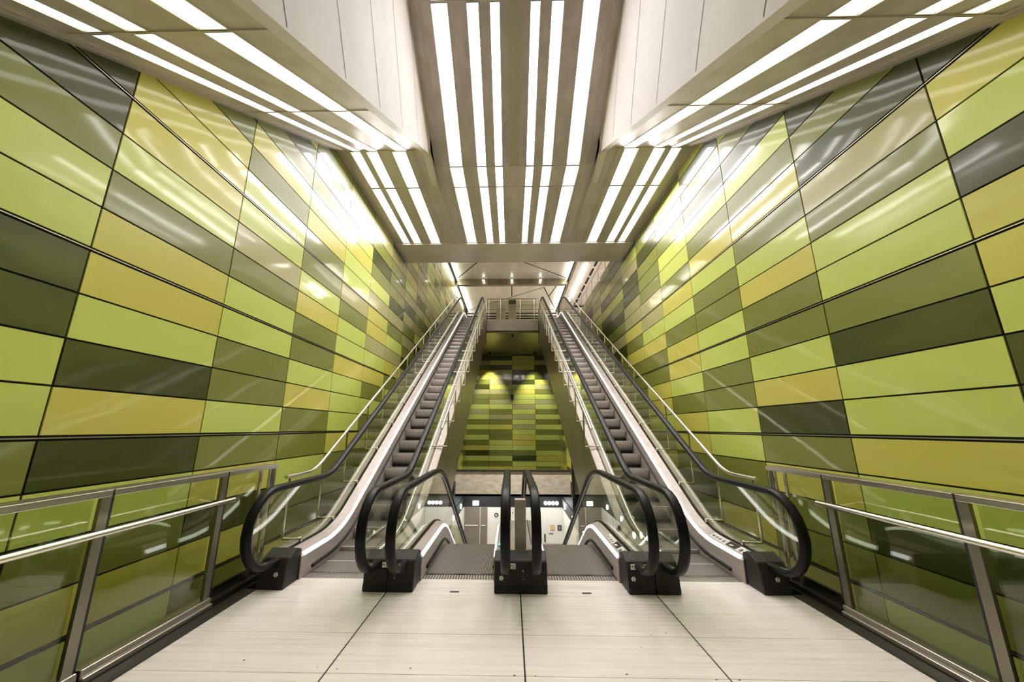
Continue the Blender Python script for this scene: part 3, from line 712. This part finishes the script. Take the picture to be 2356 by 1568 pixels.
# ------------------------------------------------------------------ lower hall
def lower():
    ZF, ZW, ZB = -5.1, -3.03, -1.9; Y = 24.0
    m = MB(); m.box(-7, 7, 14.2, Y+.2, ZF-.2, ZF); struct(m.build('floor_lower', 'concrete'))
    m = MB(); m.box(-3.6, 3.6, 20, Y+.2, -1.78, -1.66, 1); m.box(-3.6, 3.6, 20.0, 20.25, -1.76, -.58, 0); m.box(-3.6, 3.6, 19.97, 20.27, -.58, -.50, 1)
    struct(m.build('ceiling_lower', ['concrete', 'darkmetal']))
    m = MB(); m.box(-3.05, 3.05, Y, Y+.1, ZF, ZW, 0); m.box(-3.05, 3.05, Y-.03, Y+.1, ZW, -1.78, 1)
    for s in (-1, 1):
        m.box(s*3.0, s*3.1, 13, Y, ZF, ZW, 0); m.box(s*2.96, s*3.1, 13, Y, ZW, -2.45, 1); m.box(s*3.0, s*3.1, 20, Y, -2.5, -1.78, 1)
    for x in (-1.51, -.28, .55, 1.65, 2.05, 2.98): m.box(x-.008, x+.008, Y-.006, Y, ZF+.08, ZW, 2)
    m.box(2.05, 2.98, Y-.006, Y, -4.41, -4.39, 2); m.box(1.42, 3, Y-.02, Y, ZF, ZF+.08, 3)
    struct(m.build('wall_lower', ['white_room', 'ink', 'soffit', 'deck']))
    # double door
    d = thing('door_1', 'grey double door with push bars in the lower hall', 'door', (-2.15, Y, ZF)); d['kind'] = 'structure'
    for a, b in ((-2.90, -1.98), (-1.93, -1.52)):
        q = MB(); q.box(a, b, Y-.05, Y, ZF, ZW); p = q.build('door_leaf', 'doorgrey', d, bevel=.006)
        q = MB(); q.box(a+.06, b-.1, Y-.11, Y-.08, ZF+1.03, ZF+1.09); q.box(a+.06, a+.09, Y-.1, Y-.05, ZF+1.03, ZF+1.09); q.box(b-.13, b-.1, Y-.1, Y-.05, ZF+1.03, ZF+1.09); q.build('push_bar', 'bright_steel', p)
    place(d)
    # things on the far wall
    q = MB(); q.disc((-.98, Y-.01, -3.49), (0, 1, 0), .13, .015, 24, 0)
    n = q.build('sign', 'ink'); tag(n, 'round black sign with a pale figure on the white lower wall', 'sign')
    p = MB(); p.disc((-.98, Y-.022, -3.49), (0, 1, 0), .07, .01, 16); p.disc((-.95, Y-.028, -3.48), (0, 1, 0), .035, .01, 12, 1); p.build('figure', ['paper', 'ink'], n)
    q = MB(); q.box(-1.07, -.83, Y-.012, Y, -4.72, -3.80, 0)
    n = q.build('notice', 'paper'); tag(n, 'tall pale notice with lines of small text beside the grey door', 'notice')
    p = MB()
    for k in range(13): p.box(-1.05, -.85, Y-.015, Y-.012, -4.68+k*.06, -4.665+k*.06)
    p.build('text_lines', 'soffit', n)
    for x, mt, lb in ((2.36, 'orange', 'small orange framed box on the white lower wall'), (2.78, 'ink', 'small dark framed panel on the white lower wall beside the orange one')):
        q = MB(); q.box(x-.12, x+.12, Y-.04, Y, -4.32, -4.02, 0); n = q.build('wall_box', mt, bevel=.01); tag(n, lb, 'wall box')
        p = MB(); p.box(x-.07, x+.07, Y-.05, Y-.035, -4.27, -4.07); p.build('window', 'paper' if mt == 'orange' else 'doorgrey', n)
        if mt == 'orange': p = MB(); p.box(x-.03, x+.04, Y-.055, Y-.045, -4.25, -4.10); p.build('handle', 'orange', n)
    q = MB(); q.box(2.12, 2.38, Y-.015, Y, -4.54, -4.46); n = q.build('sign', 'ink'); tag(n, 'small black strip sign below the orange framed box', 'sign')
    p = MB(); p.box(2.14, 2.19, Y-.018, Y-.015, -4.53, -4.47); p.box(2.22, 2.34, Y-.018, Y-.015, -4.515, -4.49); p.build('lettering', 'paper', n)
    q = MB(); q.box(1.86, 1.94, Y-.05, Y, -4.95, -4.50); tag(q.build('door_handle', 'ink', bevel=.01), 'black vertical pull handle on the white lower wall cupboard', 'handle')
    # telephone / ticket cabinet seen between the middle handrails
    c = thing('help_point', 'white help point with a black screen on an olive cabinet in the lower hall', 'help point', (0, 22.5, ZF))
    q = MB(); q.box(-.10, 1.22, 22.3, 22.8, ZF, ZF+1.34); q.build('cabinet', 'clad', c, bevel=.02)
    q = MB(); q.box(-.10, .32, 22.45, 22.6, ZF+1.34, ZF+2.30); q.build('panel', 'white_room', c, bevel=.03)
    q = MB(); q.box(-.06, .20, 22.42, 22.45, ZF+1.40, ZF+1.66); q.build('screen', 'ink', c)
    q = MB(); q.disc((0.0, 22.44, ZF+2.05), (0, 1, 0), .03, .02, 14); q.build('button', 'ink', c); place(c)
    # lamps in the black band
    q = MB(); q.box(-2.42, -2.04, Y-.10, Y-.03, -2.95, -2.68); tag(q.build('emergency_light', 'glow_green', bevel=.04, seg=3), 'bright rounded emergency light in the black band above the grey door', 'light')
    for k in range(4):
        x = 1.98+k*.225; q = MB(); q.disc((x, Y-.06, -2.80), (0, 1, 0), .10, .05, 24)
        tag(q.build('round_lamp', 'glow_low', smooth=True), 'round white lamp, %s of the row of four in the lower black band' % ('leftmost', 'second from left', 'third from left', 'rightmost')[k], 'lamp', 'row of four round lamps')
    for s in (-1, 1):
        for k, y in enumerate((22.6, 19.8, 17.0)):
            q = MB(); q.disc((s*2.94, y, -2.75), (1, 0, 0), .13, .05, 20)
            tag(q.build('wall_lamp', 'glow_low', smooth=True), 'round lamp on the %s side band of the lower hall, %s one' % ('left' if s < 0 else 'right', ('farthest', 'middle', 'nearest')[k]), 'lamp', 'round lamps on the side bands of the lower hall')
    for x in (-1.6, 1.6):
        q = MB(); q.box(x-.35, x+.35, 20.6, 23.4, -1.83, -1.79)  # glowing panels added out of sight to brighten the white walls
        tag(q.build('ceiling_light', 'glow_low'), 'added flat ceiling light hidden by the beam, %s of the lower hall ceiling' % ('left' if x < 0 else 'right'), 'ceiling light')
    # slim guard rails at the foot of the escalators
    for s in (-1, 1):
        g = thing('guard_rail', 'thin pale guard rail at the foot of the %s descending escalator' % ('left' if s < 0 else 'right'), 'railing', (s*2.2, 18, ZF))
        q = MB(); q.tube([(s*1.7, 18, ZF+1.0), (s*2.9, 18, ZF+1.0)], .02, 8); q.build('top_rail', 'bright_steel', g, smooth=True)
        for x in (1.7, 2.1, 2.5, 2.9): q = MB(); q.tube([(s*x, 18, ZF), (s*x, 18, ZF+1.0)], .016, 8); q.build('post', 'bright_steel', g, smooth=True)
        place(g)
M['white_room'] = mat('white enamel', (.84, .83, .78), .35)
lower()
# shaft floor under everything
m = MB(); m.box(-3.6, 3.6, -3.6, 13, -3.4, -3.2); struct(m.build('floor_shaft', 'void'))
